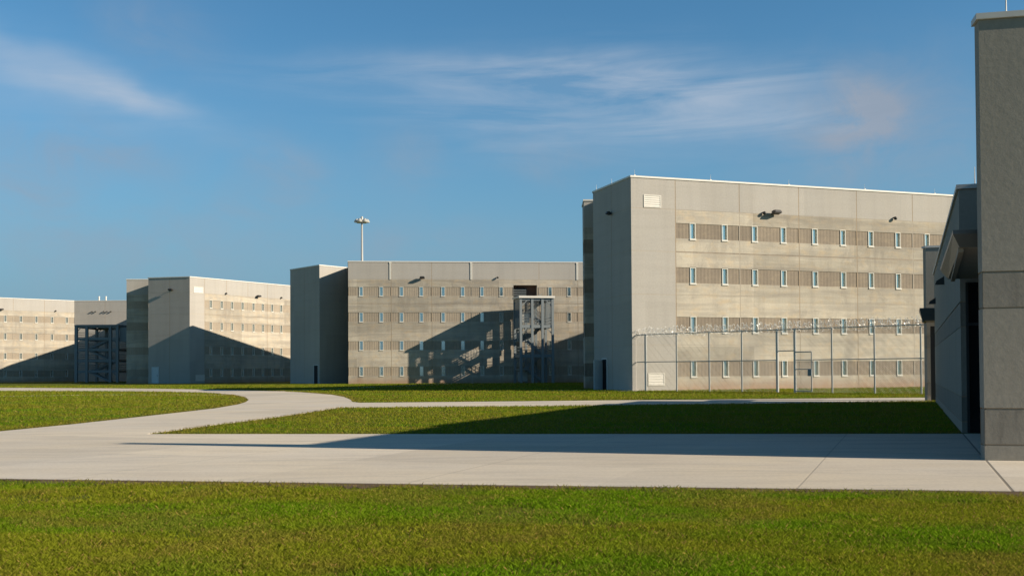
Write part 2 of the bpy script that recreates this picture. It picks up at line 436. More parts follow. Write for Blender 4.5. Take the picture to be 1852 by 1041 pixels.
# doorway on the shaded gable
sd = hit(P0, P1, 1092.2)
def door_frame(w, h, t=.07):
    bm = bmesh.new(); bx(bm, -w/2-t, -.07, 0, -w/2, .0, h); bx(bm, w/2, -.07, 0, w/2+t, .0, h); bx(bm, -w/2-t, -.07, h, w/2+t, .0, h+t)
    return tomesh('door_frame', bm, ['paint'])
def slab(w, h, key, name, y0=-.03, y1=.0, x0=None):
    bm = bmesh.new(); x0 = -w/2 if x0 is None else x0; bx(bm, x0, y0, 0.01, x0+w, y1, h); return tomesh(name, bm, [key])
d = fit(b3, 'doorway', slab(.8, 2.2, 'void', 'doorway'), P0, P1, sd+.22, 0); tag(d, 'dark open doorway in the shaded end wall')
obj('door_frame', door_frame(.8, 2.2), d)
lf = obj('door', slab(.95, 2.15, 'paint', 'door', 0, .05, 0), b3)
(ax, ay), an = wallside(b3, P0, P1)
lf.location = (ax+math.cos(an)*(sd-.20)+math.sin(an)*.06, ay+math.sin(an)*(sd-.20)-math.cos(an)*.06, 0); lf.rotation_euler = (0, 0, an-R(62))
tag(lf, 'pale open door leaf')
bm = bmesh.new(); bar(bm, (.85, -.06, 1.0), (.85, -.06, 1.15), .02); bar(bm, (.85, 0, 1.0), (.85, -.06, 1.0), .012); obj('handle', tomesh('handle', bm, ['dark']), lf)
# vents, lights
fit(b3, 'louvre_vent', louvre_mesh(1.32, .86, 5), P1, P2, s(1166.5), 12.48)
fit(b3, 'louvre_vent', louvre_mesh(1.25, .86, 4), P1, P2, s(1172), .34)
floodlight(b3, P1, P2, s(1402), 12.42)
fit(b3, 'security_camera', DOME, P1, P2, s(1383), 12.45); fit(b3, 'security_camera', DOME, P1, P2, s(1620), 12.55)
floodlight(b3, P0, P1, hit(P0, P1, 1108), 12.4).scale = (.6, .6, .8)
rods(b3, P1, P2, [s(p) for p in (1152, 1290, 1432, 1570, 1697)])
rods(b3, P0, P1, [.4, 3.2])

# small red cone by the doorway
bm = bmesh.new(); bar(bm, (0, 0, .03), (0, 0, .30), .085, 16, .025); bx(bm, -.12, -.12, 0, .12, .12, .03)
cx, cy = gp(1079.5, 704.5)
tag(obj('traffic_cone', tomesh('traffic_cone', bm, ['red']), None, (P0[0]+.15, P0[1]-1.3, .02)), 'small red cone on the ground beside the dark doorway of the near block', 'cone')

# ================================================================= MIDDLE BUILDING
a = tp(525, 205); b = tp(578, 214); c_ = tp(630.5, 208); dd = tp(630, 221)
ang2 = math.atan2(129.5-dd[1], 8.6-dd[0]); e_ = (dd[0]+46*math.cos(ang2), dd[1]+46*math.sin(ang2))
b2 = thing('cell_block', 'middle cell block with the long stair tower shadow on its wide front wall', 'building', (dd[0], dd[1], 0))
poly2 = [dd, e_, (30, 150), (8, 172), (-8.5, 154), (-28.9, 141.0), a, b, c_]
s2 = lambda px: hit(dd, e_, px)
w2 = [s2(p) for p in (653.5, 690, 726.5, 762.5, 802, 837.5, 872.5, 907.5, 996, 1030.5, 1066, 1101, 1137)]
hx0, hx1 = s2(929.5), s2(972)
vj2 = [s2(p) for p in (781.5, 930-3, 976, 1120)]
facade(b2, dd, e_, H, aged=(0, 46), wins=w2, vj=[s2(708), s2(781.5), s2(854), s2(976), s2(1046)], hole=(hx0, hx1, 9.95, 11.75))
for i in range(1, len(poly2)):
    A, B = poly2[i], poly2[(i+1) % len(poly2)]; L = math.hypot(B[0]-A[0], B[1]-A[1])
    facade(b2, A, B, H, vj=[L*.5] if i == 6 else [], aged=(0, L) if i in (1, 2, 3, 4, 5, 8) else None)
crown(b2, poly2, H)
# recessed opening: louvre grille and brown side panel
bm = bmesh.new(); W = hx1-hx0
bx(bm, 0, .9, 0, W, .95, 1.8, 0); bx(bm, -.02, .0, -.02, 0, .9, 1.82, 1); bx(bm, W, .0, -.02, W+.02, .9, 1.82, 1); bx(bm, 0, .0, 1.8, W, .9, 1.82, 1); bx(bm, 0, 0, -.02, W, .9, 0, 0)
rc = fit(b2, 'opening', tomesh('opening', bm, ['brown', 'smooth']), dd, e_, hx0, 9.95)
tag(rc, 'deep recessed opening with dark louvre grille above the stair tower')
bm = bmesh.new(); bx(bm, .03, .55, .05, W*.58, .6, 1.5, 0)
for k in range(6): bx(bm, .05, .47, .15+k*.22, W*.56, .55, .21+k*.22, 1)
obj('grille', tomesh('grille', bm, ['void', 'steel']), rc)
def downpipe():
    bm = bmesh.new(); bx(bm, -.10, -.06, 0, .10, -.0, 2.0); bx(bm, -.13, -.07, 1.9, .13, 0, 2.1); return tomesh('downpipe', bm, ['frame'])
DP = downpipe()
for p in (706.5, 853, 1045): fit(b2, 'downpipe', DP, dd, e_, s2(p), 12.4)
floodlight(b2, dd, e_, s2(764), 12.5); fit(b2, 'security_camera', DOME, dd, e_, s2(901), 12.65)
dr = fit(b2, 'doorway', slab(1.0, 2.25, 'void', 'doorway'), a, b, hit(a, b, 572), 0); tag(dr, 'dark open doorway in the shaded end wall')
obj('door_frame', door_frame(1.0, 2.25), dr)

# ================================================================= LEFT BUILDING
f0 = tp(268, 190.4); f1 = tp(343, 192.3); f2 = tp(525, 173)
ang1 = math.atan2(f2[1]-f1[1], f2[0]-f1[0]); f2 = (f1[0]+30*math.cos(ang1), f1[1]+30*math.sin(ang1))
g0 = tp(228.5, 187.5)
g1 = (f0[0]+1.6, f0[1]+2.6)
b1 = thing('cell_block', 'angled concrete cell block on the left with a peaked shadow and pale door', 'building', (f1[0], f1[1], 0))
poly1 = [f0, f1, f2, (-33, 190), (-50, 196), (-61.9, 191.5), (-61.3, 176.0), g0, g1]
s1 = lambda px: hit(f1, f2, px)
w1 = [s1(p) for p in (381.4, 401.2, 420, 439, 458.7, 475.6, 492.5, 508.8)]
facade(b1, f1, f2, H, aged=(s1(370), 30), wins=w1, vj=[s1(370), s1(410), s1(448.5), s1(484)])
for i in range(len(poly1)):
    if i == 1: continue
    A, B = poly1[i], poly1[(i+1) % len(poly1)]; L = math.hypot(B[0]-A[0], B[1]-A[1])
    facade(b1, A, B, H, aged=(0, L) if i >= 2 else None, vj=[L*.52] if i == 0 else [])
crown(b1, poly1, H)
dr = fit(b1, 'door', slab(.95, 2.2, 'paint', 'door', -.04), f0, f1, hit(f0, f1, 281), 0); tag(dr, 'pale closed steel door at the left end')
obj('door_frame', door_frame(.95, 2.2), dr)
bm = bmesh.new(); bar(bm, (.36, -.12, 1.0), (.36, -.12, 1.18), .02); bx(bm, .34, -.12, 1.0, .38, -.04, 1.03); obj('handle', tomesh('handle', bm, ['dark']), dr)
fit(b1, 'louvre_vent', louvre_mesh(1.7, .86, 4), f1, f2, s1(350), 12.4); fit(b1, 'louvre_vent', louvre_mesh(1.6, .86, 4), f1, f2, s1(353.5), .3)
floodlight(b1, f0, f1, hit(f0, f1, 311), 12.7); floodlight(b1, f1, f2, s1(465), 12.45)
for p in (408, 508): fit(b1, 'security_camera', DOME, f1, f2, s1(p), 12.6)

# ================================================================= FAR LEFT BUILDING
h1 = tp(134, 145.5); h0 = tp(0, 152.5)
ax0 = math.atan2(h1[1]-h0[1], h1[0]-h0[0]); h0 = (h1[0]-30*math.cos(ax0), h1[1]-30*math.sin(ax0))
h2 = (h1[0]+22, h1[1]+.4)
b0 = thing('cell_block', 'farthest concrete cell block, cut by the left edge of the photo', 'building', (h1[0], h1[1], 0))
poly0 = [h0, h1, h2, (h2[0]+2, 216), (h0[0]-6, 214)]
s0 = lambda px: hit(h0, h1, px)
base_s = [s0(p) for p in (9.3, 37.6, 65.6, 94, 120.7)]
st = base_s[1]-base_s[0]; w0 = [base_s[0]-st*k for k in range(4, 0, -1) if base_s[0]-st*k > .5]+base_s
facade(b0, h0, h1, H, aged=(0, 40), wins=w0, vj=[s0(-30), s0(23.5), s0(80)])
for i in range(1, 5):
    A, B = poly0[i], poly0[(i+1) % 5]; L = math.hypot(B[0]-A[0], B[1]-A[1])
    facade(b0, A, B, H, aged=(0, L) if i > 1 else None, vj=[5.5, 11] if i == 1 else [])
crown(b0, poly0, H)
floodlight(b0, h0, h1, s0(1), 12.45); fit(b0, 'security_camera', DOME, h0, h1, s0(100), 12.6)
for p in (167, 173, 188, 194, 201): fit(b0, 'security_camera', DOME, h1, h2, hit(h1, h2, p), 12.55)
bm = bmesh.new(); bar(bm, (0, 0, 0), (0, 0, 1.0), .13, 10); bar(bm, (0, 0, 1.0), (0, 0, 1.2), .2, 10, .1); VS = tomesh('roof_vent', bm, ['coping'])
for p in (176, 188.5): fit(b0, 'roof_vent', VS, h1, h2, hit(h1, h2, p), 14.2, -.8)

# ================================================================= STAIR TOWERS (steel, open)
def stair_tower(label, loc, rz, W, D, H_, levels, roof_key, stairs, bays, sheet, pw=.11, bh=.14, cage=None):
    r = thing('stair_tower', label, 'stair tower', loc, rz, 'open steel stair towers against the cell blocks')
    xs = bays
    for x in xs:
        for y in (0, D):
            bm = bmesh.new(); bx(bm, x-pw, y-pw, 0, x+pw, y+pw, H_-.13); obj('post', tomesh('post', bm, ['steel']), r)
    for z in levels:
        bm = bmesh.new()
        for y in (-.0, D): bx(bm, xs[0]+pw, y-.07, z-bh, xs[-1]-pw, y+.07, z+bh)
        for x in (xs[0], xs[-1]): bx(bm, x-.06, pw, z-bh+.02, x+.06, D-pw, z+bh-.02)
        obj('beam', tomesh('beam', bm, ['steel']), r)
    # landings and flights
    for k, (x0, x1, y0, y1, z) in enumerate(stairs['landings']):
        bm = bmesh.new(); bx(bm, x0, y0, z, x1, y1, z+.06); obj('landing', tomesh('landing', bm, ['galv']), r)
    for (x0, z0, x1, z1, y0, y1) in stairs['flights']:
        bm = bmesh.new(); n = 10
        for k in range(n):
            t = (k+.5)/n; x = x0+(x1-x0)*t; z = z0+(z1-z0)*t; bx(bm, x-.14, y0+.04, z-.02, x+.14, y1-.04, z+.02)
        for y in (y0, y1): beam(bm, (x0, y, z0), (x1, y, z1), .05, .28)
        fl = obj('stair_flight', tomesh('stair_flight', bm, ['steel']), r)
        bm = bmesh.new()
        for y in (y0, y1):
            for dz in (.55, 1.0): bar(bm, (x0, y, z0+dz), (x1, y, z1+dz), .025)
            for k in range(5): t = (k+.5)/5; bar(bm, (x0+(x1-x0)*t, y, z0+(z1-z0)*t), (x0+(x1-x0)*t, y, z0+(z1-z0)*t+1.0), .02)
        obj('railing', tomesh('railing', bm, ['steel']), fl)
    # guard rails round the landings, knee braces
    for z in levels[:-1]:
        bm = bmesh.new()
        for dz in (.35, .7, 1.05):
            for y in (.0, D): bar(bm, (xs[0], y, z+dz), (xs[-1], y, z+dz), .025)
            for x in (xs[0], xs[-1]): bar(bm, (x, 0, z+dz), (x, D, z+dz), .025)
        obj('guard_rail', tomesh('guard_rail', bm, ['steel']), r)
    for z in levels:
        for x, sgn in ((xs[0], 1), (xs[-1], -1)):
            for y in (0, D):
                bm = bmesh.new(); beam(bm, (x+sgn*.05, y, z-.85), (x+sgn*.75, y, z-.14), .10, .10)
                obj('knee_brace', tomesh('knee_brace', bm, ['steel']), r)
    bm = bmesh.new()
    v = [bm.verts.new(p) for p in ((xs[0]-.25, -.3, H_-.13), (xs[-1]+.25, -.3, H_-.13), (xs[-1]+.25, D+.15, H_-.05), (xs[0]-.25, D+.15, H_-.05), (xs[0]-.25, -.3, H_+.12), (xs[-1]+.25, -.3, H_+.12), (xs[-1]+.25, D+.15, H_+.2), (xs[0]-.25, D+.15, H_+.2))]
    for q in ((0, 3, 2, 1), (4, 5, 6, 7), (0, 1, 5, 4), (1, 2, 6, 5), (2, 3, 7, 6), (3, 0, 4, 7)): bm.faces.new([v[i] for i in q])
    obj('roof', tomesh('roof', bm, [roof_key]), r)
    if cage:
        z0c, z1c, stp = cage; bm = bmesh.new()
        for y in (-.02, D+.02):
            for k in range(int((xs[-1]-xs[0])/stp)): bx(bm, xs[0]+k*stp-.012, y-.012, z0c, xs[0]+k*stp+.012, y+.012, z1c)
            for k in range(int((z1c-z0c)/stp/2)): bx(bm, xs[0], y+.014, z0c+k*stp*2-.01, xs[-1], y+.03, z0c+k*stp*2+.01)
        for x in (xs[0]-.02, xs[-1]+.02):
            for k in range(int(D/stp)): bx(bm, x-.012, k*stp-.012, z0c, x+.012, k*stp+.012, z1c)
        obj('wire_screen', tomesh('wire_screen', bm, ['steel']), r)
    for (x0, y0, z0, x1, y1, z1, key) in sheet:
        bm = bmesh.new(); bx(bm, x0, y0, z0, x1, y1, z1); obj('panel', tomesh('panel', bm, [key]), r)
    return r
W2 = 3.75
stair_tower('open steel stair tower with a pale roof in front of the middle block', (1.03, 123.05, 0), ang2+R(4), W2, 4.0, 9.95, (3.15, 6.55, 9.7), 'coping',
    {'landings': [(0, 1.0, 1.3, 3.9, 1.55), (0, 1.0, 1.3, 3.9, 4.85), (0, 1.0, 1.3, 3.9, 8.1), (2.9, 3.7, 1.3, 3.9, 3.25), (2.9, 3.7, .1, 3.9, 6.6)],
     'flights': [(3.0, .1, 1.0, 1.6, 1.4, 2.5), (1.0, 1.6, 3.0, 3.25, 2.7, 3.8), (3.0, 3.25, 1.0, 4.9, 1.4, 2.5), (1.0, 4.9, 3.0, 6.6, 2.7, 3.8), (3.0, 6.6, 1.0, 8.15, .3, 1.5), (1.0, 8.15, 3.0, 9.5, 2.3, 3.6)]},
    (0, 1.35, 2.55, W2), [(.12, .25, 7.0, 1.1, .30, 8.0, 'louvre'), (.1, 2.7, .2, 1.25, 2.75, 1.3, 'galv'),
     (-.03, .12, 8.55, .0, 3.88, 9.55, 'steel'), (-.03, .12, 6.6, .0, 3.88, 7.55, 'steel'), (-.03, 1.3, 4.9, .0, 2.6, 5.9, 'steel'), (.12, 3.93, 4.9, 2.0, 3.96, 5.9, 'steel')], .14, .17, (6.6, 9.7, .16))
stair_tower('dark open steel stair tower in shade in front of the farthest block', ((138-926)/F*175, 175.0, 0), R(1), 6.6, 9.0, 9.3, (1.75, 3.5, 5.3, 7.1, 9.1), 'steel',
    {'landings': [(0, 1.7, .1, 5.3, 1.8), (0, 1.7, .1, 5.3, 5.35), (5.3, 6.7, .1, 5.3, 3.55), (5.3, 6.7, .1, 5.3, 7.15)],
     'flights': [(5.4, .1, 1.7, 1.8, .3, 1.6), (1.7, 1.8, 5.4, 3.55, 2.8, 4.3), (5.4, 3.55, 1.7, 5.35, .3, 1.6), (1.7, 5.35, 5.4, 7.1, .3, 1.6)]},
    (0, 1.7, 5.55, 6.7), [(6.95, .3, 6.6, 8.6, 8.5, 9.0, 'steel')], .21, .20)

# ================================================================= HIGH MAST LIGHT
mD = 205.0; mX = (655.3-926)/F*mD
ms = thing('high_mast_light', 'tall floodlight mast with a ring of lamps rising behind the middle block', 'light mast', (mX, mD, 0))
bm = bmesh.new(); bar(bm, (0, 0, 0), (0, 0, 30.4), .38, 16, .17); obj('pole', tomesh('pole', bm, ['galv'], True), ms)
bm = bmesh.new(); bar(bm, (0, 0, 30.4), (0, 0, 31.3), .28, 12, .22)
for k in range(16):
    t0, t1 = 2*math.pi*k/16, 2*math.pi*(k+1)/16; bar(bm, (.9*math.cos(t0), .9*math.sin(t0), 30.5), (.9*math.cos(t1), .9*math.sin(t1), 30.5), .05, 5)
for k in range(4): t = math.pi/2*k+.3; bar(bm, (0, 0, 30.7), (.9*math.cos(t), .9*math.sin(t), 30.5), .05, 5)
obj('lamp_ring', tomesh('lamp_ring', bm, ['galv']), ms)
bm = bmesh.new(); bar(bm, (0, 0, .62), (0, 0, .16), .20, 12, .52); bar(bm, (0, 0, .16), (0, 0, -.05), .52, 12, .46)
lamp = tomesh('lamp', bm, ['galv'])
for k in range(6): t = math.pi/3*k+.2; obj('lamp', lamp, ms, (1.0*math.cos(t), 1.0*math.sin(t), 30.2))

# ================================================================= ENTRANCE BUILDING (right)
SL = .37
def wp(a_, D): return (a_+SL*D, D)
F0 = wp(1.145, 15.95); fa = R(12.6)
F1 = (F0[0]+14*math.cos(fa), F0[1]-14*math.sin(fa))
FT = 6.62
eb = thing('entrance_building', 'grey concrete building at the right edge with a tall blade wall and dark entrance', 'building', (F0[0], F0[1], 0))
def smallface(A, B, Hh, bands=True, vj=(), mats=None):
    L = math.hypot(B[0]-A[0], B[1]-A[1]); xb = []; zb = [.24, .78, 2.28, 2.82]
    for z in (.24, .78, 2.28, 2.82): zb += [z-.012, z+.012]
    for x in vj: xb += [x-.015, x+.015]
    def cell(x, z):
        if any(abs(x-q) < .015 for q in vj): return (.015, 3)
        if any(abs(z-q) < .012 for q in (.24, .78, 2.28, 2.82)): return (.02, 3)
        if bands and (.24 < z < .78 or 2.28 < z < 2.82): return (.008, 5)
        return (0, 0)
    me = relief('wall', L, Hh, lambda x, z: (lambda c: (c[0], 9) if c[1] == 0 else c)(cell(x, z)), xb, zb, WALLM)
    w = obj('wall', me, eb, (A[0]-eb.location.x, A[1]-eb.location.y, 0), math.atan2(B[1]-A[1], B[0]-A[0])); return w
nx, ny = math.sin(fa)*.30, math.cos(fa)*.30
K0 = (F0[0]+nx, F0[1]+ny); K1 = (F1[0]+nx, F1[1]+ny)
finpoly = [F0, F1, K1, K0]
for i in range(4): smallface(finpoly[i], finpoly[(i+1) % 4], FT)
crown(eb, finpoly, FT, .09, 'greycoping', .035) if False else None
def cap(pts, z, t, key, over=.04):
    P = offset([(x-eb.location.x, y-eb.location.y) for x, y in pts], over); bm = bmesh.new(); prism(bm, P, z-.002, z+t); obj('coping', tomesh('coping', bm, [key]), eb)
cap(finpoly, FT, .085, 'greycoping')
# low block with the long side wall
C0 = wp(1.166, 22.96); C1 = wp(1.166, 44.2)
fdir = (math.cos(R(16)), -math.sin(R(16)))
C2 = (C0[0]+4.6*fdir[0], C0[1]+4.6*fdir[1])
LB = 5.25
lowpoly = [C0, C2, (C2[0]+6.2, 39), (C1[0]+3.6, C1[1]-1.2), C1]
for i in range(5): smallface(lowpoly[i], lowpoly[(i+1) % 5], LB, vj=[4.0*k for k in range(1, 6)] if i == 4 else ())
cap(lowpoly, LB, .09, 'greycoping', .05)
# high mass behind the blade wall, out to the right
mass = [(10.75, F0[1]+.15-(10.75-F0[0])*math.tan(fa)), (20.6, F0[1]+.15-(20.6-F0[0])*math.tan(fa)), (26, 13.5), (31, 35), (18.6, 39.5), (13.35, 23.4)]
for i in range(len(mass)): smallface(mass[i], mass[(i+1) % len(mass)], 6.58)
cap(mass, 6.58, .09, 'greycoping')
# added dark panes under the canopy; the recess's deep shade put into their colour
def eloc(p): return (p[0]-eb.location.x, p[1]-eb.location.y)
gl = fit(eb, 'entry_shade_pane', slab(4.4, 3.22, 'entry_shade', 'entry_shade_pane', -.06, -.01, .1), C0, C2, 0, 0)
bm = bmesh.new()
for x in (.1, 1.2, 2.3, 3.4, 4.45): bx(bm, x, -.10, .01, x+.05, -.06, 3.22)
bx(bm, .15, -.095, 2.3, 4.45, -.062, 2.36)
obj('frame', tomesh('frame', bm, ['dark']), gl)
g2 = obj('entry_shade_pane', None, eb)
bpy.data.objects.remove(g2)
A = (10.84, 15.75); B = (13.3, 23.3)
gl2 = fit(eb, 'entry_shade_pane', slab(6.4, 3.22, 'entry_shade', 'entry_shade_pane', -.06, -.01, .3), B, A, 0, 0)
# canopy: tray with chamfered fascia
def canopy(a_, Da, Db, z, th, w):
    p = [wp(a_, Da), (wp(a_, Da)[0]+w, Da-.25*w*.6), (wp(a_, Db)[0]+w, Db-.25*w*.6), wp(a_, Db)]
    P = [eloc(q) for q in p]; inner = [(P[0][0]+.18, P[0][1]+.18), (P[1][0], P[1][1]+.18), (P[2][0], P[2][1]-.1), (P[3][0]+.12, P[3][1]-.1)]
    bm = bmesh.new()
    t2 = [bm.verts.new((x, y, z+.03)) for x, y in P]; t1 = [bm.verts.new((x, y, z-.03)) for x, y in P]; lo = [bm.verts.new((x, y, z-th)) for x, y in inner]
    bm.faces.new(t2); bm.faces.new(lo[::-1]).material_index = 1
    for k in range(4):
        q = (k+1) % 4; bm.faces.new((t1[k], t1[q], t2[q], t2[k])); bm.faces.new((lo[k], lo[q], t1[q], t1[k])).material_index = 2
    c = obj('canopy', tomesh('canopy', bm, ['metalroof', 'soffit', 'metalroof']), eb)
    bm = bmesh.new(); beam(bm, (inner[0][0]+.06, inner[0][1]+.1, z-th-.02), (inner[3][0]+.06, inner[3][1]-.1, z-th-.02), .08, .08)
    obj('edge_beam', tomesh('edge_beam', bm, ['soffit']), c)
canopy(.74, 16.55, 22.75, 3.50, .22, 3.6)
# far blade wall, far canopy, dark slab with doorway shade in its colour
B0 = wp(.87, 46.2); B1 = (B0[0]+4.4, B0[1]-.95)
bp = [B0, B1, (B1[0], B1[1]+.3), (B0[0], B0[1]+.3)]
for i in range(4): smallface(bp[i], bp[(i+1) % 4], FT)
cap(bp, FT, .085, 'greycoping')
q0 = wp(1.02, 45.7); q1 = (q0[0]+.9, q0[1]-.25)
fit(eb, 'door', slab(.9, 3.2, 'dark', 'door', -.04, .1, 0), q0, q1, 0, 0)
canopy(.55, 43.9, 46.0, 3.85, .48, .9)
def wallpack():
    bm = bmesh.new(); pts = [(-.16, 0, .0), (-.16, -.26, .0), (-.16, -.22, .1), (-.16, 0, .24)]
    l_ = [bm.verts.new(p) for p in pts]; r_ = [bm.verts.new((.16, p[1], p[2])) for p in pts]
    bm.faces.new(l_); bm.faces.new(r_[::-1])
    for k in range(4): bm.faces.new((l_[k], r_[k], r_[(k+1) % 4], l_[(k+1) % 4]))
    return tomesh('wall_light', bm, ['dark'])
WP = wallpack()
Lw = math.hypot(C1[0]-C0[0], C1[1]-C0[1])
for D in (32.5, 42.3): fit(eb, 'wall_light', WP, C1, C0, Lw*(44.2-D)/(44.2-22.96), 3.95)
# rods on this building
fit(eb, 'lightning_rod', rod_mesh(.42), C0, C2, .35, LB+.08, -.2); fit(eb, 'lightning_rod', rod_mesh(.55), F0, F1, .42, FT+.08, -.15)

# ================================================================= RAZOR WIRE FENCE
fnA = (8.95, 71.5); fnB = (22.2, 57.9)
fd = Vector((fnB[0]-fnA[0], fnB[1]-fnA[1])); fl = fd.length; fd.normalize(); fang = math.atan2(fd.y, fd.x)
fpos = [hit(fnA, fnB, p) for p in (1168, 1224, 1283, 1342, 1406, 1438, 1505, 1582, 1666, 1755)]
FH_ = 3.78
fe = thing('chain_link_fence', 'tall chain-link fence topped with coiled razor wire in front of the near block', 'fence', (fnA[0], fnA[1], 0), fang)
for k, x in enumerate(fpos):
    rr = .085 if k in (0, 4, 5) else .05
    bm = bmesh.new(); bar(bm, (x, 0, 0), (x, 0, FH_+.02), rr, 12); bar(bm, (x, 0, FH_+.02), (x, 0, FH_+.07), rr*1.1, 12, rr*.5)
    obj('post', tomesh('post', bm, ['galv'], False), fe)
xe = fpos[-1]
for z, r_ in ((FH_, .032), (1.95, .028)):
    bm = bmesh.new()
    if z < 3: bar(bm, (fpos[0], 0, z), (fpos[4], 0, z), r_, 8); bar(bm, (fpos[5]+.0, 0, z), (xe, 0, z), r_, 8)
    else: bar(bm, (fpos[0], 0, z), (xe, 0, z), r_, 8)
    obj('rail', tomesh('rail', bm, ['galv']), fe)
bm = bmesh.new(); bar(bm, (fpos[4], 0, 2.5), (fpos[5], 0, 2.5), .03, 8); obj('rail', tomesh('rail', bm, ['galv']), fe)
# chain link
def mesh_panel(x0, x1, z0, z1, sp=.10, r_=.0042):
    bm = bmesh.new(); Hh = z1-z0
    for sgn in (1, -1):
        k = x0-Hh
        while k < x1+Hh:
            # line from (k,z0) going up with slope sgn
            pts = []
            a0 = max(0, 0); t0, t1 = 0.0, Hh
            if sgn > 0: lo = max(0, x0-k); hi = min(Hh, x1-k); f_ = lambda t: (k+t, 0, z0+t)
            else: lo = max(0, k-x1); hi = min(Hh, k-x0); f_ = lambda t: (k-t, .004, z0+t)
            if hi-lo > .05: bar(bm, f_(lo), f_(hi), r_, 3, cap=False)
            k += sp
    return tomesh('chain_link', bm, ['galv'])
obj('chain_link', mesh_panel(fpos[0], fpos[4], .04, FH_-.02), fe)
obj('chain_link', mesh_panel(fpos[4], fpos[5], 2.52, FH_-.02), fe)
obj('chain_link', mesh_panel(fpos[5], xe, .04, FH_-.02), fe)
# gate leaf standing open
gw = hit(fnA, fnB, 1470)-fpos[5]
bm = bmesh.new()
g_ = [(0.08, .10), (gw, .10), (gw, 2.42), (.08, 2.42)]
for k in range(4): bar(bm, (g_[k][0], -.12, g_[k][1]), (g_[(k+1) % 4][0], -.12, g_[(k+1) % 4][1]), .035, 8)
bar(bm, (.08, -.12, 1.4), (gw, -.12, 1.4), .025, 8)
gt = obj('gate', tomesh('gate', bm, ['galv']), fe, (fpos[5], 0, 0)); tag(gt, 'narrow gate leaf swung open')
bm = bmesh.new(); bx(bm, gw-.22, -.20, 1.0, gw+.02, -.08, 1.38); obj('lock_box', tomesh('lock_box', bm, ['steel']), gt)
cl = mesh_panel(.08, gw, .1, 2.42, .07); ch = obj('chain_link', cl, gt, (0, -.12, 0))
# razor wire coils
def coil(x0, x1, zc, y, r_, pitch, seed):
    rd = random.Random(seed); bm = bmesh.new(); n = int((x1-x0)/pitch*14); prev = None
    for k in range(n+1):
        t = 2*math.pi*k/14; x = x0+(x1-x0)*k/n+.10*math.sin(t*.5+seed)
        sag = .04*math.sin(x*2.3+seed)+.03*math.sin(x*5.1)
        p = Vector((x, y+r_*math.cos(t)*.9, zc+sag+r_*math.sin(t)*(.92+.1*math.sin(x*3))))
        if prev is not None:
            bar(bm, prev, p, .0085, 4, cap=False)
            if k % 2 == 0:
                d_ = (p-prev).normalized(); o_ = Vector((rd.uniform(-1, 1), rd.uniform(-1, 1), rd.uniform(-1, 1))).cross(d_).normalized()*.05
                v = [bm.verts.new(q) for q in (p-o_, p+d_*.02, p+o_, p-d_*.02)]; bm.faces.new(v)
        prev = p
    return tomesh('razor_wire', bm, ['wire'])
obj('razor_wire', coil(fpos[0]-.1, xe, FH_+.12, -.12, .30, .26, 1), fe)
obj('razor_wire', coil(fpos[0]+.2, xe, FH_+.30, .10, .20, .33, 2.2), fe)
# short return to the building
wx = Vector((P1[0]+.3*math.cos(ang3), P1[1]+.3*math.sin(ang3)))
fr = thing('chain_link_fence', 'short return of fence closing the gap between corner post and the near block wall', 'fence', (fnA[0], fnA[1], 0), math.atan2(wx.y-fnA[1], wx.x-fnA[0]))
rl = (wx-Vector(fnA)).length
for z, r_ in ((FH_, .045), (1.95, .035)):
    bm = bmesh.new(); bar(bm, (.09, 0, z), (rl-.05, 0, z), r_, 8); obj('rail', tomesh('rail', bm, ['galv']), fr)
obj('chain_link', mesh_panel(.09, rl-.05, .04, FH_-.02), fr)
obj('razor_wire', coil(.1, rl-.06, FH_+.15, 0, .26, .3, 3), fr)

# ================================================================= GROUND
def sheet(name, pts, z, key, thick=0.0, kind='structure'):
    bm = bmesh.new()
    v = [bm.verts.new((x, y, z)) for x, y in pts]
    for t in tessellate_polygon([[Vector((x, y, 0)) for x, y in pts]]): bm.faces.new([v[i] for i in t])
    if thick:
        b = [bm.verts.new((x, y, z-thick)) for x, y in pts]; n = len(pts)
        for i in range(n): bm.faces.new((b[i], b[(i+1) % n], v[(i+1) % n], v[i]))
    o = obj(name, tomesh(name, bm, [key])); tag(o, kind=kind); return o
def area(p): return .5*sum(p[i-1][0]*p[i][1]-p[i][0]*p[i-1][1] for i in range(len(p)))
def smooth(pts, it=2):
    for _ in range(it):
        q = []
        for i in range(len(pts)):
            a, b = pts[i], pts[(i+1) % len(pts)]
            q += [(a[0]*.75+b[0]*.25, a[1]*.75+b[1]*.25), (a[0]*.25+b[0]*.75, a[1]*.25+b[1]*.75)]
        pts = q
    return pts
S = 4000
sheet('ground', [(-S, -200), (S, -200), (S, S), (-S, S)], 0, 'lawn')
fgA, fgB = gp(0, 866), gp(1852, 889)
# main concrete apron and the sweeping road are one slab
slabpts = [(-24, fgA[1]+(fgA[0]+24)*(fgA[1]-fgB[1])/(fgB[0]-fgA[0]))]
slabpts += [fgA, gp(900, 877.5), fgB, (30, fgB[1]-(30-fgB[0])*.12), (30, 23.0), gp(1740, 784.5), gp(1200, 785), gp(700, 785), gp(330, 785), gp(264, 785)]
right_edge = [(290, 781.5), (324, 777), (390, 768), (480, 757), (560, 745.5), (598, 739.5), (616, 736.8), (700, 736.2), (860, 735), (1013, 733.6), (1160, 731.8), (1400, 729.3), (1690, 724.5)]
slabpts += [gp(*p) for p in right_edge]
slabpts += [(32, gp(1690, 724.5)[1]), (32, gp(1690, 718.8)[1])]
slabpts += [gp(*p) for p in [(1690, 718.8), (1400, 721), (1160, 723.2), (860, 726.2), (700, 727.7), (650, 728.0), (637, 726.5), (634, 722.5), (622, 717.5), (600, 713.5), (575, 711.3), (545, 709), (500, 707.2), (440, 705.6), (400, 704.6), (300, 702.8), (190, 701.8), (0, 700.8)]]
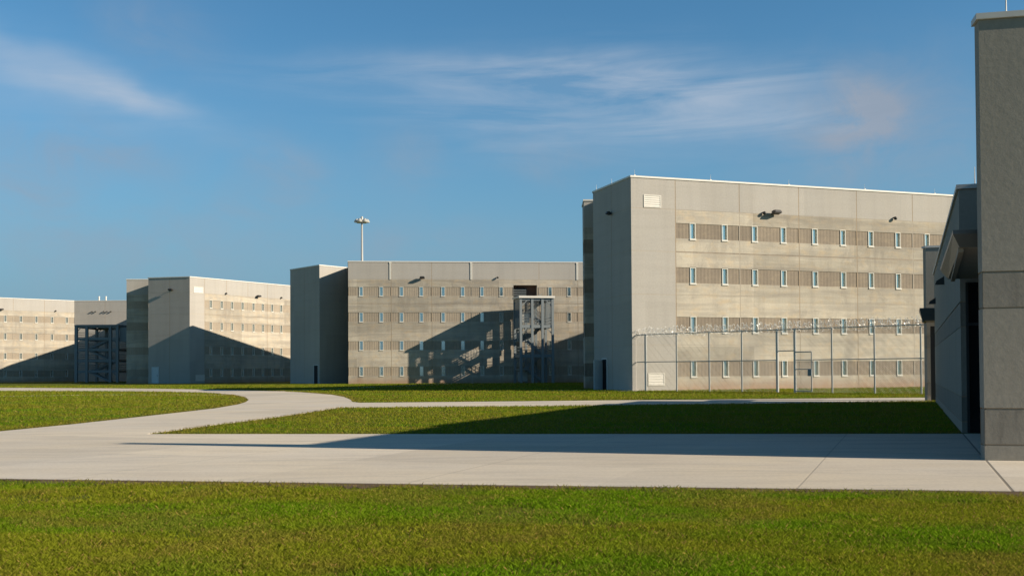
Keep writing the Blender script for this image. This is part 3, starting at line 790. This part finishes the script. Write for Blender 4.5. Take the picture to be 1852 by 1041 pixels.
slabpts += [(-75, gp(0, 700.8)[1]), (-75, gp(0, 706.6)[1])]
slabpts += [gp(*p) for p in [(0, 706.6), (190, 707.2), (300, 708.2), (360, 709.6), (395, 711.6), (425, 714.2), (443, 718.3), (449.5, 723), (444, 727), (431, 731), (389, 738.3), (300, 748.5), (130, 767.3), (0, 780)]]
l0 = gp(0, 780); l1 = gp(130, 767.3); k = (l0[1]-l1[1])/(l0[0]-l1[0])
slabpts += [(l0[0]-1.0, l0[1]-2.2), (l0[0]-4, l0[1]-3.6), (-24, l0[1]-4.2)]
if area(slabpts) < 0: slabpts = slabpts[::-1]
road = sheet('road', slabpts, .010, 'paving', .2)
# thin footpaths
def strip(name, cl, w, z, key):
    pts = [Vector(p) for p in cl]; L_, R_ = [], []
    for i, p in enumerate(pts):
        d_ = (pts[min(i+1, len(pts)-1)]-pts[max(i-1, 0)]).normalized(); n_ = Vector((-d_.y, d_.x))*w/2
        L_.append(tuple(p+n_)); R_.append(tuple(p-n_))
    P = R_+L_[::-1]
    if area(P) < 0: P = P[::-1]
    return sheet(name, P, z, key, .1)
strip('footpath', [gp(498, 707.5), gp(600, 702.8), gp(720, 697.5), gp(830, 692.8), (3.0, 122.5)], 1.3, .008, 'paving')
strip('footpath', [(-60, gp(0, 716)[1]+1), gp(0, 716), gp(190, 713.4), gp(330, 713.3), gp(410, 713.9)], 1.1, .008, 'paving')
strip('footpath', [(P0[0]-3.6, P0[1]-2.4), (P0[0]-.1, P0[1]-1.6), (P0[0]+2.0, P0[1]-7.0)], 1.4, .008, 'paving')

# bare soil along slab edges: ragged thin strips
def soil_edge(a, b, w0, w1, n, z, seed):
    rd = random.Random(seed); A, B = Vector(a), Vector(b); d_ = (B-A).normalized(); n_ = Vector((d_.y, -d_.x))
    top = [tuple(A+(B-A)*i/n - n_*.03) for i in range(n+1)]
    v = w0; bot = []
    for i in range(n+1):
        v = min(w1, max(w0, v+rd.uniform(-.5, .5)*(w1-w0))); bot.append(tuple(A+(B-A)*i/n+n_*v))
    P = top+bot[::-1]
    if area(P) < 0: P = P[::-1]
    return sheet('bare_soil', P, z, 'soil')
ga = (fgA[0]-10, slabpts[0][1])
ea = (-20.4, fgA[1]+(fgA[0]+20.4)*(fgA[1]-fgB[1])/(fgB[0]-fgA[0]))
soil_edge(fgA, gp(900, 877.5), .12, .6, 90, .005, 3); soil_edge(gp(900, 877.5), fgB, .2, .75, 90, .005, 4); 

# ------------------------------------------------------------------ grass blades
def vnoise(x, y, sc_, seed):
    r_ = np.random.default_rng(seed).random((64, 64)); x = x*sc_; y = y*sc_
    xi = np.floor(x).astype(int); yi = np.floor(y).astype(int); fx = x-xi; fy = y-yi
    fx = fx*fx*(3-2*fx); fy = fy*fy*(3-2*fy)
    g = lambda i, j: r_[(xi+i) % 64, (yi+j) % 64]
    return (g(0, 0)*(1-fx)+g(1, 0)*fx)*(1-fy)+(g(0, 1)*(1-fx)+g(1, 1)*fx)*fy
def inside(x, y, poly):
    c = np.zeros(len(x), bool); n = len(poly)
    for i in range(n):
        x0, y0 = poly[i-1]; x1, y1 = poly[i]
        if y0 == y1: continue
        cond = ((y0 > y) != (y1 > y)) & (x < (x1-x0)*(y-y0)/(y1-y0)+x0); c ^= cond
    return c
def edge_dist(x, y, poly):
    d = np.full(len(x), 1e9); n = len(poly)
    for i in range(n):
        x0, y0 = poly[i-1]; x1, y1 = poly[i]; dx, dy = x1-x0, y1-y0; L2 = dx*dx+dy*dy+1e-9
        t = np.clip(((x-x0)*dx+(y-y0)*dy)/L2, 0, 1); d = np.minimum(d, np.hypot(x-x0-t*dx, y-y0-t*dy))
    return d
def blades(name, x, y, h, w, lean):
    n = len(x); a = rng.random(n)*2*np.pi; ca, sa = np.cos(a)*w/2, np.sin(a)*w/2
    la = rng.random(n)*2*np.pi; lx, ly = np.cos(la)*lean*h, np.sin(la)*lean*h
    v = np.empty((n, 4, 3)); 
    v[:, 0] = np.stack([x-ca, y-sa, np.zeros(n)], 1); v[:, 1] = np.stack([x+ca, y+sa, np.zeros(n)], 1)
    v[:, 2] = np.stack([x+ca*.7+lx*.35, y+sa*.7+ly*.35, h*.6], 1); v[:, 3] = np.stack([x+lx, y+ly, h], 1)
    me = bpy.data.meshes.new(name); me.vertices.add(n*4); me.vertices.foreach_set('co', v.ravel())
    me.loops.add(n*4); me.loops.foreach_set('vertex_index', np.arange(n*4, dtype=np.int32))
    me.polygons.add(n); me.polygons.foreach_set('loop_start', np.arange(0, n*4, 4, dtype=np.int32))
    # colour of each blade
    p1 = vnoise(x*.6, y*1.3, .45, 11)*.6+vnoise(x, y*1.4, 1.3, 12)*.4; p2 = vnoise(x, y, .9, 13)*.5+vnoise(x, y, 3.1, 14)*.5
    k1 = np.clip((p1-.36)/.28+np.clip((y-18)/60, 0, .35), 0, 1)[:, None]; k2 = np.clip((p2-.50)/.22+np.clip((y-18)/80, 0, .3), 0, 1)[:, None]
    ed = np.clip(1-edge_dist(x, y, slabpts)/.8, 0, 1)[:, None]
    green = np.array([.150, .255, .010]); olive = np.array([.225, .250, .018]); straw = np.array([.28, .185, .055])
    c = green*(1-k1)+olive*k1; c = c*(1-k2*.28)+straw*k2*.28; c = c*(1-ed*.6)+straw*.75*ed*.6
    j = rng.random((n, 1)); c = np.where(j > .94, straw*1.4, c)*(.78+.44*rng.random((n, 1)))
    col = np.ones((n, 4)); col[:, :3] = c
    at_ = me.color_attributes.new('blade_colour', 'FLOAT_COLOR', 'CORNER'); at_.data.foreach_set('color', np.repeat(col, 4, 0).ravel())
    me.materials.append(M['blade']); me.update(); me.validate()
    o = obj(name, me); tag(o, kind='stuff'); return o
def scatter(n, d0, d1, margin, power=1.0):
    u = rng.random(n); D = d0*(d1/d0)**(u**power); X = (rng.random(n)*2-1)*(D*.50+margin)
    return X, D
X, D = scatter(1300000, 5.2, 16.0, 3.5)
ok = (rng.random(len(X)) < np.clip((D*.5+3.5-np.abs(X))/2.2, 0, 1)) & (rng.random(len(X)) < np.clip((D-5.1)/1.0, 0, 1)) & ~inside(X, D, slabpts); yl = fgA[1]+(X-fgA[0])*(fgB[1]-fgA[1])/(fgB[0]-fgA[0]); ok &= D < yl+.0
dist = yl-D; ok &= rng.random(len(X)) < np.clip((dist-.09)/.75*(.35+vnoise(X, D, 3, 5)), 0, 1)
ok &= rng.random(len(X)) < np.clip(1.25-np.clip((vnoise(X, D, 1.1, 21)*.5+vnoise(X, D, 3.3, 22)*.5-.55)/.2, 0, 1), 0, 1)
X, D = X[ok], D[ok]; n = len(X)
hh = (.020+.028*rng.random(n))*(.7+.6*vnoise(X, D, 1.7, 31)); 
o = blades('grass', X, D, hh, .0028+.0028*rng.random(n), .3+.8*rng.random(n)); o['label'] = 'near lawn of short green grass in the foreground'; o['category'] = 'grass'
X, D = scatter(620000, 18, 125, 9)
ok = ~inside(X, D, slabpts)
ok &= ~inside(X, D, lowpoly) & ~inside(X, D, mass)& ~inside(X, D, poly3)& ~inside(X, D, poly2)
ok &= ~((D < 34) & (X > 9.6+(D-22.96)*.37)) 
X, D = X[ok], D[ok]; n = len(X)
sz = np.clip(D/30, .8, 3)
o = blades('grass', X, D, (.03+.035*rng.random(n))*sz**.45, (.008+.007*rng.random(n))*sz, .4+.8*rng.random(n)); o['label'] = 'lawns of short grass between the concrete paths and the buildings'; o['category'] = 'grass'

# ================================================================= LIGHT
AZ, EL = R(71.5), R(23.3)              # azimuth measured from straight behind the camera towards the right
sd_ = Vector((math.sin(AZ)*math.cos(EL), -math.cos(AZ)*math.cos(EL), math.sin(EL)))
sun = bpy.data.lights.new('sun', 'SUN'); sun.energy = 5.0; sun.angle = R(.5); sun.color = (1.0, .87, .70)
so = bpy.data.objects.new('sun', sun); C.objects.link(so); so.rotation_euler = sd_.to_track_quat('Z', 'Y').to_euler(); so.location = (30, -20, 40)

w = bpy.data.worlds.new('World'); sc.world = w; w.use_nodes = True; nt = w.node_tree; B = NB(nt); l = nt.links
bg = nt.nodes['Background']
sky = B.new('ShaderNodeTexSky', sky_type='NISHITA'); sky.sun_disc = False; sky.sun_elevation = EL
sky.sun_rotation = math.atan2(sd_.x, sd_.y); sky.altitude = 100; sky.air_density = 1.0; sky.dust_density = .25; sky.ozone_density = 3.0
tc = B.new('ShaderNodeTexCoord'); sp = B.new('ShaderNodeSeparateXYZ'); l.new(tc.outputs['Generated'], sp.inputs[0])
az = B.math('ARCTAN2', sp.outputs[0], sp.outputs[1]); el = B.math('ARCSINE', sp.outputs[2])
def dirof(px, py):
    d = ray(px, py).normalized(); return math.atan2(d.x, d.y), math.asin(d.z)
cc = B.new('ShaderNodeCombineXYZ'); l.new(az, cc.inputs[0]); l.new(el, cc.inputs[1])
def nz(sx, sy, scale, rot=0, detail=6, rough=.6, dist=0.0, loc=(0, 0, 0)):
    mp = B.new('ShaderNodeMapping'); l.new(cc.outputs[0], mp.inputs[0]); mp.inputs['Scale'].default_value = (sx, sy, 1); mp.inputs['Rotation'].default_value = (0, 0, rot); mp.inputs['Location'].default_value = loc
    return B.noise(mp.outputs[0], scale, detail, rough, dist)
def lobe(px, py, a_, b_, rot, amp, warp=None):     # soft elliptical patch of sky, a_, b_ in radians
    x0, y0 = dirof(px, py)
    dx = B.math('SUBTRACT', az, x0); dy = B.math('SUBTRACT', el, y0)
    if warp is not None: dy = B.math('ADD', dy, B.math('MULTIPLY', B.math('SUBTRACT', warp, .5), .05)); dx = B.math('ADD', dx, B.math('MULTIPLY', B.math('SUBTRACT', warp, .5), .09))
    c, s_ = math.cos(rot), math.sin(rot)
    u = B.math('DIVIDE', B.math('ADD', B.math('MULTIPLY', dx, c), B.math('MULTIPLY', dy, s_)), a_)
    v = B.math('DIVIDE', B.math('SUBTRACT', B.math('MULTIPLY', dy, c), B.math('MULTIPLY', dx, s_)), b_)
    r2 = B.math('ADD', B.math('MULTIPLY', u, u), B.math('MULTIPLY', v, v))
    return B.math('MULTIPLY', B.math('EXPONENT', B.math('MULTIPLY', r2, -1.0)), amp)
warp = nz(3, 5, 1.6, 0, 4, .6)
wisp = B.rng(nz(1.8, 15, 2.2, .08, 8, .60, .8), .36, .66, .15, 1)
wispl = B.rng(nz(2.0, 15, 2.0, -.30, 7, .56, .5, (3, 1, 0)), .33, .66, .35, 1)
puff = B.rng(nz(6, 9, 2.3, 0, 8, .60, .5, (1, 5, 0)), .36, .64, 0, 1)
def addl(xs):
    t = xs[0]
    for q in xs[1:]: t = B.math('ADD', t, q)
    return t
right = addl([lobe(860, 138, .17, .016, .00, .60, warp), lobe(1010, 205, .20, .022, -.06, .32, warp), lobe(1400, 232, .08, .012, .02, .35, warp), lobe(1130, 165, .13, .030, -.05, .60, warp), lobe(1230, 190, .13, .035, -.15, .30, warp), lobe(1400, 138, .06, .015, .12, .38, warp), lobe(1060, 250, .22, .03, -.06, .18, warp)])
left = addl([lobe(130, 140, .13, .014, -.30, .52, warp), lobe(40, 110, .10, .022, -.32, .24, warp), lobe(250, 182, .05, .010, -.1, .45, warp), lobe(60, 165, .12, .02, -.25, .2, warp)])
white = B.math('ADD', B.math('MULTIPLY', right, wisp), B.math('MULTIPLY', left, wispl), True)
low = addl([lobe(1550, 195, .035, .036, 0, 1.0, warp), lobe(1500, 240, .07, .05, 0, .4, warp), lobe(500, 320, .05, .030, -.4, .55, warp), lobe(740, 295, .04, .03, -.3, .45, warp), lobe(190, 275, .06, .022, -.2, .55, warp), lobe(50, 330, .05, .05, -.4, .55, warp), lobe(280, 50, .06, .035, 0, .40, warp), lobe(230, 450, .10, .04, 0, .5, warp), lobe(1010, 285, .07, .022, -.2, .4, warp), lobe(1680, 240, .12, .06, 0, .5, warp), lobe(720, 440, .10, .025, 0, .4, warp), lobe(420, 400, .05, .02, 0, .3, warp)])
low = B.math('MULTIPLY', low, B.math('ADD', B.math('MULTIPLY', puff, .75), .25), True)
K = 1.0
skyc = B.mix(1.0, sky.outputs[0], (.78, 1.34, 1.48), 'MULTIPLY')
skyc = B.mix(1.0, skyc, B_val(B, B.rng(el, .36, .9, 1.0, .32)), 'MULTIPLY')  # sky dimmed overhead, above the view, to cut fill light in shaded areas
hz_ = B.math('DIVIDE', el, .16); hz_ = B.math('EXPONENT', B.math('MULTIPLY', B.math('MULTIPLY', hz_, hz_), -1.0))
skyc = B.mix(B.math('MULTIPLY', hz_, .95), skyc, (2.35, 3.9, 5.4))
c1 = B.mix(B.math('MULTIPLY', low, .85), skyc, (3.75*K, 4.35*K, 5.35*K))
c2 = B.mix(B.math('MULTIPLY', white, .66), c1, (6.2*K, 6.9*K, 8.0*K))
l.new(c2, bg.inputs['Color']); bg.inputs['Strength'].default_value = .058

sc.view_settings.view_transform = 'Standard'; sc.view_settings.look = 'None'; sc.view_settings.gamma = 1; sc.view_settings.exposure = .5
